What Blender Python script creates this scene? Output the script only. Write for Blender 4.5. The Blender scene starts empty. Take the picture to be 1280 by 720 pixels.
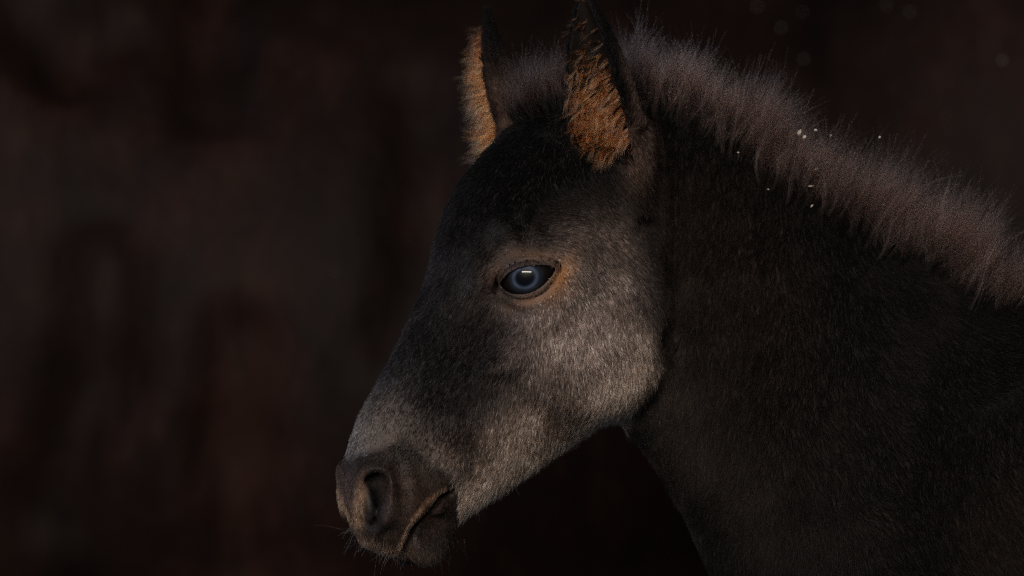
import bpy, math, time
import numpy as np
from mathutils import Vector

T0 = time.time()
rng = np.random.default_rng(7)
scene = bpy.context.scene
C = scene.collection

# ------------------------------------------------------------------ camera
# Photograph pixels (1280 x 720) serve as a ruler: S metres per pixel in the plane
# of the foal's neck (Y = 0), the camera stands D metres in front of that plane.
S = 0.000625
D = 4.0
cam_d = bpy.data.cameras.new('camera')
cam = bpy.data.objects.new('camera', cam_d)
C.objects.link(cam)
cam.location = (0, -D, 1.0)
cam.rotation_euler = (math.radians(90), 0, 0)
cam_d.sensor_width = 36.0
cam_d.lens = 36.0 * D / (1280 * S)
cam_d.clip_end = 100
cam_d.dof.use_dof = True
cam_d.dof.focus_distance = D - 0.085
cam_d.dof.aperture_fstop = 2.4
scene.camera = cam

# ------------------------------------------------------------------ light
world = bpy.data.worlds.new('World')
scene.world = world
world.use_nodes = True
bg = world.node_tree.nodes['Background']
bg.inputs[0].default_value = (0.75, 0.83, 1.0, 1)
bg.inputs[1].default_value = 0.05

def area_lamp(name, loc, target, size, size_y, power, color):
    l = bpy.data.lights.new(name, 'AREA')
    l.shape = 'RECTANGLE'
    l.size, l.size_y = size, size_y
    l.energy = power
    l.color = color
    o = bpy.data.objects.new(name, l)
    C.objects.link(o)
    o.location = loc
    o.rotation_euler = (Vector(target) - Vector(loc)).to_track_quat('-Z', 'Y').to_euler()
    return o
area_lamp('open_side_daylight', (-0.75, -3.4, 1.75), (0.05, 0, 1.0), 2.4, 0.28, 205, (1.0, 0.90, 0.80))
area_lamp('sky_from_front', (-3.0, 0.05, 2.3), (0, 0, 1.05), 1.6, 1.6, 24, (0.50, 0.68, 1.0))

vs = scene.view_settings
vs.view_transform = 'Standard'
vs.look = 'None'
vs.exposure = 0.0
vs.gamma = 1.0
scene.display_settings.display_device = 'sRGB'
cy = scene.cycles
cy.use_denoising = False
try:
    cy.denoiser = 'OPENIMAGEDENOISE'
    cy.denoising_input_passes = 'RGB_ALBEDO_NORMAL'
    cy.denoising_prefilter = 'ACCURATE'
except Exception:
    pass
cy.filter_width = 1.1
cy.max_bounces = 6
cy.transparent_max_bounces = 8
try:
    scene.cycles_curves.shape = 'RIBBONS'
    scene.cycles_curves.subdivisions = 2
except Exception:
    pass

# ------------------------------------------------------------------ helpers
def tag(o, label=None, category=None, group=None, kind=None):
    if label: o['label'] = label
    if category: o['category'] = category
    if group: o['group'] = group
    if kind: o['kind'] = kind
    return o

def empty(name, loc):
    o = bpy.data.objects.new(name, None)
    C.objects.link(o)
    o.location = loc
    o.empty_display_size = 0.05
    return o

def nodes_of(mat):
    mat.use_nodes = True
    nt = mat.node_tree
    nt.nodes.clear()
    out = nt.nodes.new('ShaderNodeOutputMaterial')
    return nt, out

def smooth01(x):
    x = np.clip(x, 0, 1)
    return x * x * (3 - 2 * x)

_nz = np.random.default_rng(3)
_NW = _nz.normal(size=(24, 3)); _NW /= np.linalg.norm(_NW, axis=1)[:, None]
_NP = _nz.uniform(0, 6.283, 24)
def noise(P, freq, seed=0):
    """smooth value in about -1..1 for points P (n,3); freq in cycles per metre"""
    v = np.zeros(len(P))
    for i in range(6):
        k = (i + seed * 5) % 24
        v += np.sin(P @ _NW[k] * (6.283 * freq * (0.7 + 0.13 * i)) + _NP[k] + 1.7 * np.sin(P @ _NW[(k + 7) % 24] * 4.1 * freq + _NP[(k + 3) % 24]))
    return v / 3.5

# ------------------------------------------------------------------ implicit surfaces
class Field:
    """signed field on a rectilinear grid with uneven spacing; ops touch only their own box"""
    def __init__(self, gx, gy, gz):
        self.g = [np.asarray(a, np.float32) for a in (gx, gy, gz)]
        self.F = np.full([len(a) for a in self.g], 0.05, np.float32)
    def block(self, lo, hi, pad):
        sl = []
        for a, l, h in zip(self.g, lo, hi):
            i0 = max(0, int(np.searchsorted(a, l - pad)) - 1)
            i1 = min(len(a), int(np.searchsorted(a, h + pad)) + 1)
            sl.append(slice(i0, max(i1, i0 + 1)))
        X = self.g[0][sl[0]][:, None, None]
        Y = self.g[1][sl[1]][None, :, None]
        Z = self.g[2][sl[2]][None, None, :]
        return tuple(sl), X, Y, Z
    def op(self, fn, lo, hi, k=0.005, mode='add'):
        sl, X, Y, Z = self.block(lo, hi, k * 1.5)
        d = fn(X, Y, Z).astype(np.float32)
        A = self.F[sl]
        if mode == 'add':
            h = np.clip(0.5 + 0.5 * (A - d) / k, 0, 1)
            self.F[sl] = A * (1 - h) + d * h - k * h * (1 - h)
        else:
            d = -d
            h = np.clip(0.5 - 0.5 * (A - d) / k, 0, 1)
            self.F[sl] = A * (1 - h) + d * h + k * h * (1 - h)
    def sample(self, P):
        P = np.atleast_2d(P)
        idx, fr = [], []
        for ax in range(3):
            a = self.g[ax]
            t = np.interp(P[:, ax], a, np.arange(len(a)))
            i = np.minimum(t.astype(int), len(a) - 2)
            idx.append(i); fr.append(t - i)
        v = 0
        for dx in (0, 1):
            for dy in (0, 1):
                for dz in (0, 1):
                    w = (fr[0] if dx else 1 - fr[0]) * (fr[1] if dy else 1 - fr[1]) * (fr[2] if dz else 1 - fr[2])
                    v = v + w * self.F[idx[0] + dx, idx[1] + dy, idx[2] + dz]
        return v
    def grad(self, p, e=0.002):
        p = np.asarray(p, float)
        g = np.array([self.sample(p + np.eye(3)[i] * e)[0] - self.sample(p - np.eye(3)[i] * e)[0] for i in range(3)])
        return g / (np.linalg.norm(g) + 1e-12)
    def hit(self, px, py):
        """surface point where the sight line of photograph pixel (px, py) meets the field"""
        o = np.array([0, -D, 1.0]); q = np.array([(px - 640) * S, 0, 1.0 + (360 - py) * S])
        d = (q - o) / np.linalg.norm(q - o)
        t = np.arange(D - 0.30, D + 0.25, 0.0008)
        P = o + d * t[:, None]
        v = self.sample(P)
        w = np.where(v < 0)[0]
        return P[w[0]] if len(w) else P[len(P) // 2]
    def surface(self):
        F = self.F; gx, gy, gz = self.g
        neg = F < 0
        s = neg[:-1, :-1, :-1].astype(np.int8)
        cnt = np.zeros_like(s)
        for dx in (0, 1):
            for dy in (0, 1):
                for dz in (0, 1):
                    cnt += neg[dx:F.shape[0] - 1 + dx, dy:F.shape[1] - 1 + dy, dz:F.shape[2] - 1 + dz]
        act = (cnt > 0) & (cnt < 8)
        I, J, K = np.nonzero(act)
        n = len(I)
        vid = np.full(act.shape, -1, np.int32)
        vid[I, J, K] = np.arange(n)
        corner = {}
        for dx in (0, 1):
            for dy in (0, 1):
                for dz in (0, 1):
                    corner[(dx, dy, dz)] = F[I + dx, J + dy, K + dz].astype(np.float64)
        acc = np.zeros((n, 3)); c = np.zeros(n)
        for ax in range(3):
            for u in (0, 1):
                for v in (0, 1):
                    a = [0, 0, 0]; o = [k for k in range(3) if k != ax]
                    a[o[0]] = u; a[o[1]] = v
                    b = list(a); b[ax] = 1
                    fa, fb = corner[tuple(a)], corner[tuple(b)]
                    m = (fa < 0) != (fb < 0)
                    t = fa[m] / (fa[m] - fb[m])
                    pos = np.tile(np.array(a, float), (m.sum(), 1)); pos[:, ax] = t
                    acc[m] += pos; c[m] += 1
        acc /= c[:, None]
        V = np.stack([gx[I] + acc[:, 0] * (gx[I + 1] - gx[I]), gy[J] + acc[:, 1] * (gy[J + 1] - gy[J]), gz[K] + acc[:, 2] * (gz[K + 1] - gz[K])], 1)
        quads = []
        e = neg[:-1] != neg[1:]
        i, j, k = np.nonzero(e[:, 1:-1, 1:-1]); j += 1; k += 1
        q = np.stack([vid[i, j - 1, k - 1], vid[i, j, k - 1], vid[i, j, k], vid[i, j - 1, k]], 1)
        f = neg[i, j, k]; q[~f] = q[~f][:, ::-1]; quads.append(q)
        e = neg[:, :-1] != neg[:, 1:]
        i, j, k = np.nonzero(e[1:-1, :, 1:-1]); i += 1; k += 1
        q = np.stack([vid[i - 1, j, k - 1], vid[i - 1, j, k], vid[i, j, k], vid[i, j, k - 1]], 1)
        f = neg[i, j, k]; q[~f] = q[~f][:, ::-1]; quads.append(q)
        e = neg[:, :, :-1] != neg[:, :, 1:]
        i, j, k = np.nonzero(e[1:-1, 1:-1, :]); i += 1; j += 1
        q = np.stack([vid[i - 1, j - 1, k], vid[i, j - 1, k], vid[i, j, k], vid[i - 1, j, k]], 1)
        f = neg[i, j, k]; q[~f] = q[~f][:, ::-1]; quads.append(q)
        Q = np.concatenate(quads)
        Q = Q[(Q >= 0).all(1)]
        # a light relaxation takes the grid steps out
        for lam in (0.5, -0.25, 0.5):
            a = np.zeros_like(V); w = np.zeros(n)
            for s0, s1 in ((0, 1), (1, 2), (2, 3), (3, 0)):
                for ax in range(3):
                    a[:, ax] += np.bincount(Q[:, s0], V[Q[:, s1], ax], n) + np.bincount(Q[:, s1], V[Q[:, s0], ax], n)
                w += np.bincount(Q[:, s0], minlength=n) + np.bincount(Q[:, s1], minlength=n)
            V = V + lam * (a / np.maximum(w, 1)[:, None] - V)
        return V, Q

def mesh_from(name, V, Q, mat, parent=None, smooth=True):
    me = bpy.data.meshes.new(name)
    V = np.asarray(V, np.float32); Q = np.asarray(Q, np.int32)
    k = Q.shape[1]
    me.vertices.add(len(V)); me.vertices.foreach_set('co', V.ravel())
    me.loops.add(Q.size); me.loops.foreach_set('vertex_index', Q.ravel())
    me.polygons.add(len(Q))
    me.polygons.foreach_set('loop_start', np.arange(0, Q.size, k, dtype=np.int32))
    me.update(calc_edges=True)
    me.validate()
    if smooth: me.polygons.foreach_set('use_smooth', np.ones(len(me.polygons), bool))
    me.materials.append(mat)
    o = bpy.data.objects.new(name, me)
    C.objects.link(o)
    if parent: adopt(o, parent)
    return o

def adopt(o, parent):
    bpy.context.view_layer.update()
    o.parent = parent
    o.matrix_parent_inverse = parent.matrix_world.inverted()

# primitives (all in metres, world space)
def ellipsoid(c, r, axes=None):
    c = np.asarray(c, float); r = np.asarray(r, float)
    A = np.eye(3) if axes is None else np.asarray(axes, float)
    def fn(X, Y, Z):
        x, y, z = X - c[0], Y - c[1], Z - c[2]
        p = [(A[i, 0] * x + A[i, 1] * y + A[i, 2] * z) for i in range(3)]
        k0 = np.sqrt(sum((p[i] / r[i]) ** 2 for i in range(3)))
        k1 = np.sqrt(sum((p[i] / r[i] ** 2) ** 2 for i in range(3))) + 1e-9
        return k0 * (k0 - 1) / k1
    m = r.max()
    return fn, c - m, c + m

def capsule(a, b, ra, rb):
    a = np.asarray(a, float); b = np.asarray(b, float); ab = b - a; L = ab @ ab
    def fn(X, Y, Z):
        x, y, z = X - a[0], Y - a[1], Z - a[2]
        t = np.clip((x * ab[0] + y * ab[1] + z * ab[2]) / L, 0, 1)
        return np.sqrt((x - t * ab[0]) ** 2 + (y - t * ab[1]) ** 2 + (z - t * ab[2]) ** 2) - (ra + (rb - ra) * t)
    m = max(ra, rb)
    return fn, np.minimum(a, b) - m, np.maximum(a, b) + m

def unit(v):
    v = np.asarray(v, float)
    return v / np.linalg.norm(v)

def frame(nrm, up):
    n = unit(nrm); e1 = unit(np.asarray(up, float) - n * np.dot(n, up)); e2 = np.cross(n, e1)
    return np.array([e1, e2, n])

# ------------------------------------------------------------------ foal: head coordinates
TH = math.radians(22); CT, ST = math.cos(TH), math.sin(TH); PIV = 780.0
QA, QB = 478.0, 630.0                      # a point on the head's long axis (px)
DA, DB = 0.643, -0.766                     # along the axis, muzzle to poll
NA, NB = -0.766, -0.643                    # across it, towards the forehead
def to_local(X, Y, Z):
    """world -> head (u along, n across, w sideways; px)"""
    dx = X / S + 640 - PIV; b = 360 - (Z - 1.0) / S; yp = -Y / S
    a = PIV + dx * CT - yp * ST; w = dx * ST + yp * CT
    return (a - QA) * DA + (b - QB) * DB, (a - QA) * NA + (b - QB) * NB, w
def from_local(u, n, w):
    a = QA + u * DA + n * NA; b = QB + u * DB + n * NB
    x = PIV + (a - PIV) * CT + w * ST; yp = -(a - PIV) * ST + w * CT
    return np.array([(x - 640) * S, -yp * S, 1.0 + (360 - b) * S])
def img_to_un(px, py, w):
    """photograph pixel on the plane w = const of the head -> u, n"""
    x, b, a = px, py, px
    for _ in range(6):
        a = PIV + (x - PIV - w * ST) / CT
        yp = -(a - PIV) * ST + w * CT
        sc = (D - yp * S) / D
        x = 640 + (px - 640) * sc; b = 360 + (py - 360) * sc
    return (a - QA) * DA + (b - QB) * DB, (a - QA) * NA + (b - QB) * NB
def project(P):
    sc = D / (D + P[:, 1])
    return 640 + P[:, 0] / S * sc, 360 - (P[:, 2] - 1) / S * sc
def world_dir(da, db, dw):
    """direction in head (a right, b down, w near) -> world"""
    return np.array([da * CT + dw * ST, -(-da * ST + dw * CT), -db])
def mirror(P):
    u, n, w = to_local(P[..., 0], P[..., 1], P[..., 2])
    return np.array(from_local(u, n, -w)).T if np.ndim(u) else from_local(u, n, -w)

top_img = [(452, 678, 0), (443, 658, 0), (436, 632, 0), (434, 605, 0), (437, 577, 0), (443, 548, 0), (452, 520, 0), (470, 488, 0), (491, 450, 0), (511, 411, 0),
           (529, 375, 0), (543, 338, 0), (554, 300, 0), (567, 262, 0), (588, 224, 0), (614, 190, 0), (640, 166, 0), (672, 145, 0), (705, 132, 0), (740, 126, 0)]
bot_img = [(452, 678, 0), (470, 691, 0), (497, 698, 0), (520, 702, 0), (545, 704, 5), (562, 693, 10), (572, 674, 15), (580, 652, 20), (601, 639, 30), (640, 614, 36),
           (680, 588, 40), (720, 560, 44), (760, 531, 48), (795, 516, 52), (817, 496, 55), (829, 468, 58), (836, 432, 60), (838, 380, 60), (836, 320, 60)]
tu = np.array([img_to_un(*p) for p in top_img]); bu = np.array([img_to_un(*p) for p in bot_img])
UT = np.linspace(tu[0, 0], 520, 300)
def mono(pts):
    o = np.argsort(pts[:, 0]); return pts[o]
tu, bu = mono(tu), mono(bu)
def smooth1(y, n=5):
    for _ in range(n):
        y = np.convolve(np.pad(y, 1, mode='edge'), [0.25, 0.5, 0.25], 'valid')
    return y
Tt = np.interp(UT, tu[:, 0], tu[:, 1]); Bt = np.interp(UT, bu[:, 0], bu[:, 1])
Tt, Bt = smooth1(Tt, 4), smooth1(Bt, 4)
U0 = UT[0]
wk = np.array([(U0, 8), (U0 + 6, 26), (U0 + 16, 42), (U0 + 32, 55), (-12, 62), (20, 62), (55, 57), (95, 53), (140, 56), (185, 66), (235, 82), (285, 96), (330, 101), (370, 100), (420, 92), (470, 82), (520, 70)])
Wt = smooth1(np.interp(UT, wk[:, 0], wk[:, 1]), 6)
MP = np.radians([0, 30, 60, 90, 120, 150, 180])
mk_u = np.array([-75, 0, 45, 100, 190, 260, 300, 345, 400, 520])
mk = np.array([[1, 1.04, 1.05, 1, 0.95, 0.97, 1],
               [1, 1.08, 1.08, 1, 0.88, 0.84, 1],
               [1, 1.06, 1.07, 1, 0.94, 0.92, 1],
               [1, 1.03, 1.07, 1, 0.99, 1.00, 1],
               [1, 1.02, 1.09, 1, 1.01, 1.03, 1],
               [1, 1.05, 1.16, 1, 1.04, 1.12, 1],
               [1, 1.08, 1.21, 1, 1.06, 1.18, 1],
               [1, 1.10, 1.20, 1, 1.08, 1.22, 1],
               [1, 1.08, 1.12, 1, 1.06, 1.16, 1],
               [1, 1.05, 1.05, 1, 1, 1, 1]])
PH = np.linspace(0, math.pi, 65)
def spline_rows(xk, yk, x):
    # smooth interpolation: dense linear, then blurred
    return np.interp(x, xk, yk)
_m1 = np.stack([np.interp(PH, MP, r) for r in mk])           # (stations, phi)
_m2 = np.stack([np.interp(UT, mk_u, _m1[:, j]) for j in range(len(PH))], 1)   # (u, phi)
for _ in range(14):
    _p = np.pad(_m2, ((2, 2), (2, 2)), mode='reflect')
    _m2 = (_p[1:-3, 2:-2] + _p[3:-1, 2:-2] + _p[2:-2, 1:-3] + _p[2:-2, 3:-1] + 2 * _m2) / 6
_cp, _sp = np.cos(PH)[None], np.sin(PH)[None]
_N0 = (Tt + Bt) / 2 * 0                                       # section centre stays on the axis ...
# ... except at the muzzle tip, where both outlines lie on one side of it
_mid = (Tt + Bt) / 2; _half = np.maximum((Tt - Bt) / 2, 2.0)
_cen = np.where(np.abs(_mid) > _half * 0.5, _mid, _mid * 0.6)
_cen = smooth1(_cen, 10)
_tu_ = np.maximum(Tt - _cen, 2.0)[:, None]; _bu_ = np.maximum(_cen - Bt, 2.0)[:, None]
_hh = np.where(_cp >= 0, _tu_, _bu_)
RT = _m2 / np.sqrt((_cp / _hh) ** 2 + (_sp / Wt[:, None]) ** 2)
RT = RT.astype(np.float32)
def head_loft(X, Y, Z):
    u, n, w = to_local(X, Y, Z)
    ti = (u - U0) / (UT[1] - UT[0])
    tc = np.clip(ti, 0, len(UT) - 1.001)
    i = tc.astype(np.int32); f = (tc - i).astype(np.float32)
    cen = _cen[i] * (1 - f) + _cen[i + 1] * f
    nn = n - cen
    ww = np.abs(w)
    rho = np.sqrt(nn * nn + ww * ww)
    ph = np.arctan2(ww, nn) / math.pi * (len(PH) - 1.001)
    j = ph.astype(np.int32); g = ph - j
    r = (RT[i, j] * (1 - g) + RT[i, j + 1] * g) * (1 - f) + (RT[i + 1, j] * (1 - g) + RT[i + 1, j + 1] * g) * f
    d = (rho - r) * 0.85
    over = np.maximum(np.maximum(U0 - u, 0), np.maximum(u - UT[-1], 0))
    d = np.where(over > 0, np.sqrt(np.maximum(d, 0) ** 2 + over ** 2), d)
    return d * S

# neck and front of the body: a second loft, straight behind the head
KX, KB = 830.0, 340.0
EX, EB = 0.732, 0.681
FX, FB = 0.681, -0.732
crest = [(-215, 60), (-198, 108), (-155, 160), (-82, 188), (-4, 196), (58, 204), (160, 228), (246, 250), (374, 268), (499, 300), (640, 330)]
throat = [(-215, 20), (-180, -40), (-100, -112), (0, -158), (98, -176), (125, -177), (173, -188), (225, -203), (303, -236), (400, -262), (520, -285), (640, -300)]
nwid = [(-215, 10), (-190, 42), (-150, 56), (-60, 62), (40, 64), (140, 74), (260, 104), (400, 128), (520, 150), (640, 165)]
def lin(tab, u, n=8):
    t = np.array(tab, float); g = np.linspace(-215, 640, 240)
    y = smooth1(np.interp(g, t[:, 0], t[:, 1]), n)
    return np.interp(u.ravel(), g, y).reshape(u.shape)
def neck_loft(X, Y, Z):
    dx = X / S + 640 - KX + 0 * Z; db = 360 - (Z - 1) / S - KB + 0 * X
    u = dx * EX + db * EB; n = dx * FX + db * FB; w = Y / S
    uc = np.clip(u, -215, 640)
    t_, b_, w_ = lin(crest, uc), lin(throat, uc), lin(nwid, uc)
    cen = (t_ + b_) / 2; hh = (t_ - b_) / 2
    v = np.clip((n - cen) / hh, -2.0, 2.0)
    # the neck narrows towards the crest and is fuller below
    wv = w_ * (1 - 0.22 * v)
    k = np.sqrt(np.abs(v) ** 2.2 + np.abs(w / wv) ** 2.2)
    d = (k - 1) * np.minimum(hh, wv) * 0.9
    over = np.maximum(-215 - u, 0) + np.maximum(u - 640, 0)
    return np.where(over > 0, np.sqrt(np.maximum(d, 0) ** 2 + over ** 2), d) * S

def pw(px, py, yp=0.0):
    """photograph-plane pixel + depth towards the viewer in px -> world"""
    return np.array([(px - 640) * S, -yp * S, 1.0 + (360 - py) * S])

def spaced(segs):
    out = []
    for a, b, h in segs:
        n = max(1, int(round((b - a) / h)))
        out.append(np.linspace(a, b, n, endpoint=False))
    out.append([segs[-1][1]])
    return np.concatenate(out)
fld = Field(spaced([(-0.16, 0.135, 0.0019), (0.135, 0.43, 0.004), (0.43, 1.22, 0.011)]),
            spaced([(-0.22, -0.17, 0.008), (-0.17, 0.11, 0.0021), (0.11, 0.22, 0.008)]),
            spaced([(-0.01, 0.70, 0.011), (0.70, 0.765, 0.005), (0.765, 1.265, 0.0019)]))

# trunk, haunch and legs stand outside the picture to the right, coarse
def add(prim, k=0.01, mode='add'):
    fld.op(prim[0], prim[1], prim[2], k, mode)
add(ellipsoid((0.66, 0, 0.80), (0.36, 0.150, 0.165)), 0.04)
add(ellipsoid((0.46, 0, 0.80), (0.17, 0.135, 0.175)), 0.05)
add(ellipsoid((0.93, 0, 0.84), (0.18, 0.135, 0.16)), 0.05)
add(ellipsoid((0.60, 0, 0.93), (0.20, 0.05, 0.06)), 0.05)
for sy in (-1, 1):
    add(ellipsoid((0.415, sy * 0.088, 0.76), (0.10, 0.050, 0.16)), 0.03)
    J = [(0.40, .08, .70), (0.385, .085, .56), (0.395, .085, .34), (0.39, .085, .12), (0.365, .085, .06), (0.345, .085, .015)]
    R_ = [.062, .042, .03, .02, .022, .03]
    for i in range(5):
        a, b = np.array(J[i]), np.array(J[i + 1]); a[1] *= sy; b[1] *= sy
        add(capsule(a, b, R_[i], R_[i + 1]), 0.02)
    J = [(0.96, .08, .78), (0.92, .09, .62), (1.05, .085, .43), (1.03, .085, .14), (1.00, .085, .06), (0.98, .085, .015)]
    R_ = [.10, .07, .034, .022, .024, .03]
    for i in range(5):
        a, b = np.array(J[i]), np.array(J[i + 1]); a[1] *= sy; b[1] *= sy
        add(capsule(a, b, R_[i], R_[i + 1]), 0.025)
for i in range(3):
    p = [(1.09, 0, .90), (1.14, 0, .80), (1.15, 0, .68), (1.14, 0, .55)]
    add(capsule(p[i], p[i + 1], .03 - .003 * i, .027 - .004 * i), 0.02)

fld.op(neck_loft, (-0.02, -0.14, 0.45), (0.70, 0.14, 1.20), 0.04)
fld.op(head_loft, (-0.16, -0.17, 0.765), (0.16, 0.11, 1.19), 0.007)

def both(fn_builder, k, mode='add'):
    for sgn in (1, -1):
        add(fn_builder(sgn), k, mode)
def lp(u, n, w, sgn):
    return from_local(u, n, w * sgn)
HA = np.array([world_dir(DA, DB, 0), world_dir(NA, NB, 0), world_dir(0, 0, 1)])   # u, n, w axes in world
def lell(u, n, w, r, rot=0.0):
    """mirrored ellipsoid aligned with the head; rot turns it in the side plane"""
    c_, s_ = math.cos(rot), math.sin(rot)
    ax = np.array([HA[0] * c_ + HA[1] * s_, -HA[0] * s_ + HA[1] * c_, HA[2]])
    return lambda sgn: ellipsoid(lp(u, n, w, sgn), np.array(r) * S, ax)
def near(px, py, sink=0.0):
    """u, n, w of the visible surface at a photograph pixel, sunk by px"""
    P = fld.hit(px, py); g = fld.grad(P, 0.004)
    P = P - g * sink * S
    return to_local(*P)

# broad forms of the face -------------------------------------------------
both(lell(*near(750, 420, 30), (96, 88, 38)), 0.026)                 # round cheek plate
both(lell(*near(842, 400, 0), (50, 9, 10), 0.35), 0.012, 'sub')    # groove behind the jaw
both(lell(*near(640, 440, 10), (60, 14, 14), -0.42), 0.016)           # facial crest
both(lell(*near(600, 420, -26), (80, 34, 36), -0.05), 0.02, 'sub')   # hollow beside the nose
both(lell(*near(600, 335, 10), (30, 16, 18), 0.35), 0.012)           # bony rim before the eye
both(lell(*near(655, 300, 12), (22, 40, 26), -0.1), 0.014)           # brow
both(lell(*near(700, 262, -25), (26, 30, 29), 0.0), 0.02, 'sub')    # hollow above the eye
both(lell(*near(720, 330, 14), (34, 22, 16), 0.7), 0.022)             # arch behind the eye
both(lell(*near(560, 575, 10), (38, 26, 22), 0.1), 0.012)            # cheek above the mouth corner

# eye ---------------------------------------------------------------------
pe = fld.hit(658, 347)
ge = unit(fld.grad(pe, 0.012) * 0.55 + np.array([-0.05, -1, 0.05]) * 0.45)
RE = 0.0225
ec = pe - ge * (RE * 0.70)
def on_eye_plane(px, py):
    o = np.array([0, -D, 1.0]); q = pw(px, py); d = unit(q - o)
    t = np.dot(pe - o, ge) / np.dot(d, ge)
    return o + d * t
cA, cB = on_eye_plane(623, 358), on_eye_plane(694, 336)
e1 = unit(cB - cA); e2 = np.cross(e1, ge)
if e2[2] < 0: e2 = -e2
em = (cA + cB) / 2; hl = np.linalg.norm(cB - cA) / 2
up_h = float(np.dot(on_eye_plane(662, 330) - em, e2)); lo_h = float(-np.dot(on_eye_plane(655, 367) - em, e2))
def almond(x, y, grow=0.0):
    """signed distance to the lid opening in the lid plane (x along the corners)"""
    def arc(h, s):
        h = h + grow; L = hl + grow * 0.6
        R = (L * L + h * h) / (2 * h); cy_ = (h - R) * s
        return np.sqrt(x * x + (y - cy_) ** 2) - R
    return np.maximum(arc(up_h, 1), arc(lo_h, -1))
def mir_fn(fn):
    def g(X, Y, Z):
        u, n, w = to_local(X, Y, Z)
        q = from_local_arr(u, n, -w)
        return fn(*q)
    return g
def from_local_arr(u, n, w):
    a = QA + u * DA + n * NA; b = QB + u * DB + n * NB
    x = PIV + (a - PIV) * CT + w * ST; yp = -(a - PIV) * ST + w * CT
    return (x - 640) * S, -yp * S, 1.0 + (360 - b) * S
def eye_coords(X, Y, Z):
    x, y, z = X - em[0], Y - em[1], Z - em[2]
    return (x * e1[0] + y * e1[1] + z * e1[2], x * e2[0] + y * e2[1] + z * e2[2], x * ge[0] + y * ge[1] + z * ge[2])
def eye_dist(X, Y, Z):
    return np.sqrt((X - ec[0]) ** 2 + (Y - ec[1]) ** 2 + (Z - ec[2]) ** 2)
def lids(X, Y, Z):
    ex, ey, ez = eye_coords(X, Y, Z)
    sh = np.abs(eye_dist(X, Y, Z) - (RE + 0.0024)) - 0.0026
    rim = almond(ex, ey, 0.0)
    return np.maximum(np.maximum(sh, -rim - 0.0), -ez - 0.016)
def lid_fold(X, Y, Z):
    ex, ey, ez = eye_coords(X, Y, Z)
    a = almond(ex, ey, 0.0055)
    return np.sqrt(a * a + (eye_dist(X, Y, Z) - (RE + 0.0052)) ** 2) - 0.0021 - 0.01 * (ey < 0.000)* 0
def opening(X, Y, Z):
    ex, ey, ez = eye_coords(X, Y, Z)
    return np.maximum(almond(ex, ey, -0.0004), -(ez + 0.016))
def socket(X, Y, Z):
    return eye_dist(X, Y, Z) - (RE + 0.0006)
for side in (0, 1):
    w_ = (lambda f: f) if side == 0 else mir_fn
    c_ = ec if side == 0 else mirror(ec)
    lo, hi = c_ - 0.034, c_ + 0.034
    fld.op(w_(lambda X, Y, Z: eye_dist(X, Y, Z) - RE * 1.02), lo, hi, 0.014, 'add')   # the globe pushes the skin out
    fld.op(w_(lids), lo, hi, 0.004, 'add')
    fld.op(w_(lid_fold), lo, hi, 0.0025, 'sub')
    fld.op(w_(opening), lo, hi, 0.0022, 'sub')
    fld.op(w_(socket), lo, hi, 0.0012, 'sub')

# muzzle --------------------------------------------------------------------
both(lell(*near(474, 624, 17), (44, 28, 24), 0.70), 0.014)            # nostril wing
rim = [near(x, y, 3.0) for x, y in ((450, 597), (456, 589), (466, 586), (477, 593), (484, 606), (487, 622), (486, 638), (480, 652), (470, 662))]
for sg in (1, -1):
    for a_, b_ in zip(rim[:-1], rim[1:]):
        add(capsule(lp(a_[0], a_[1], a_[2], sg), lp(b_[0], b_[1], b_[2], sg), 5.0 * S, 5.0 * S), 0.006)   # raised rim of the nostril
gr = [near(x, y, -4.0) for x, y in ((497, 585), (503, 605), (504, 628), (498, 650), (484, 668))]
for sg in (1, -1):
    for a_, b_ in zip(gr[:-1], gr[1:]):
        add(capsule(lp(a_[0], a_[1], a_[2], sg), lp(b_[0], b_[1], b_[2], sg), 7.0 * S, 7.0 * S), 0.008, 'sub')   # groove around the wing
f1 = near(452, 630, 8)
nu = near(467, 628, 3); n2 = near(470, 606, 3); n3 = near(461, 654, 3)
both(lell(*nu, (33, 13, 40), 0.60), 0.004, 'sub')                     # nostril opening
both(lell(*n2, (16, 14, 32), 0.3), 0.004, 'sub')
both(lell(*n3, (12, 9, 22), 0.9), 0.004, 'sub')
both(lell(*f1, (25, 7, 13), 0.78), 0.004)                             # fold at the front of the nostril
both(lell(*near(535, 686, 3), (24, 26, 16), 0.2), 0.01)               # chin
both(lell(*near(520, 640, 6), (14, 40, 14), 0.72), 0.012)              # full upper lip

# the slit of the mouth: a thin sheet across the muzzle
mouth_img = [(561, 616), (550, 621), (537, 632), (524, 647), (514, 663), (507, 680), (503, 694), (497, 704)]
mw = [44, 45, 46, 46, 44, 36, 20, 0]
mpts = np.array([img_to_un(x, y, w) for (x, y), w in zip(mouth_img, mw)])
def mouth(X, Y, Z):
    u, n, w = to_local(X, Y, Z)
    d = np.full(np.broadcast(u, n, w).shape, 1e3, np.float32)
    for i in range(len(mpts) - 1):
        a, b = mpts[i], mpts[i + 1]; ab = b - a; L = ab @ ab
        t = np.clip(((u - a[0]) * ab[0] + (n - a[1]) * ab[1]) / L, 0, 1)
        th = 2.6
        d = np.minimum(d, np.sqrt((u - a[0] - t * ab[0]) ** 2 + (n - a[1] - t * ab[1]) ** 2) - th)
    return np.maximum(d, 26 - np.abs(w) - 0 * u) * S if False else d * S
fld.op(mouth, (-0.16, -0.19, 0.765), (-0.02, 0.06, 0.86), 0.006, 'sub')
# lower lip and chin lie further in than the upper lip
lip = near(543, 655, -10)
both(lell(lip[0], lip[1], lip[2], (16, 30, 20), 0.9), 0.010, 'sub')

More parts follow.
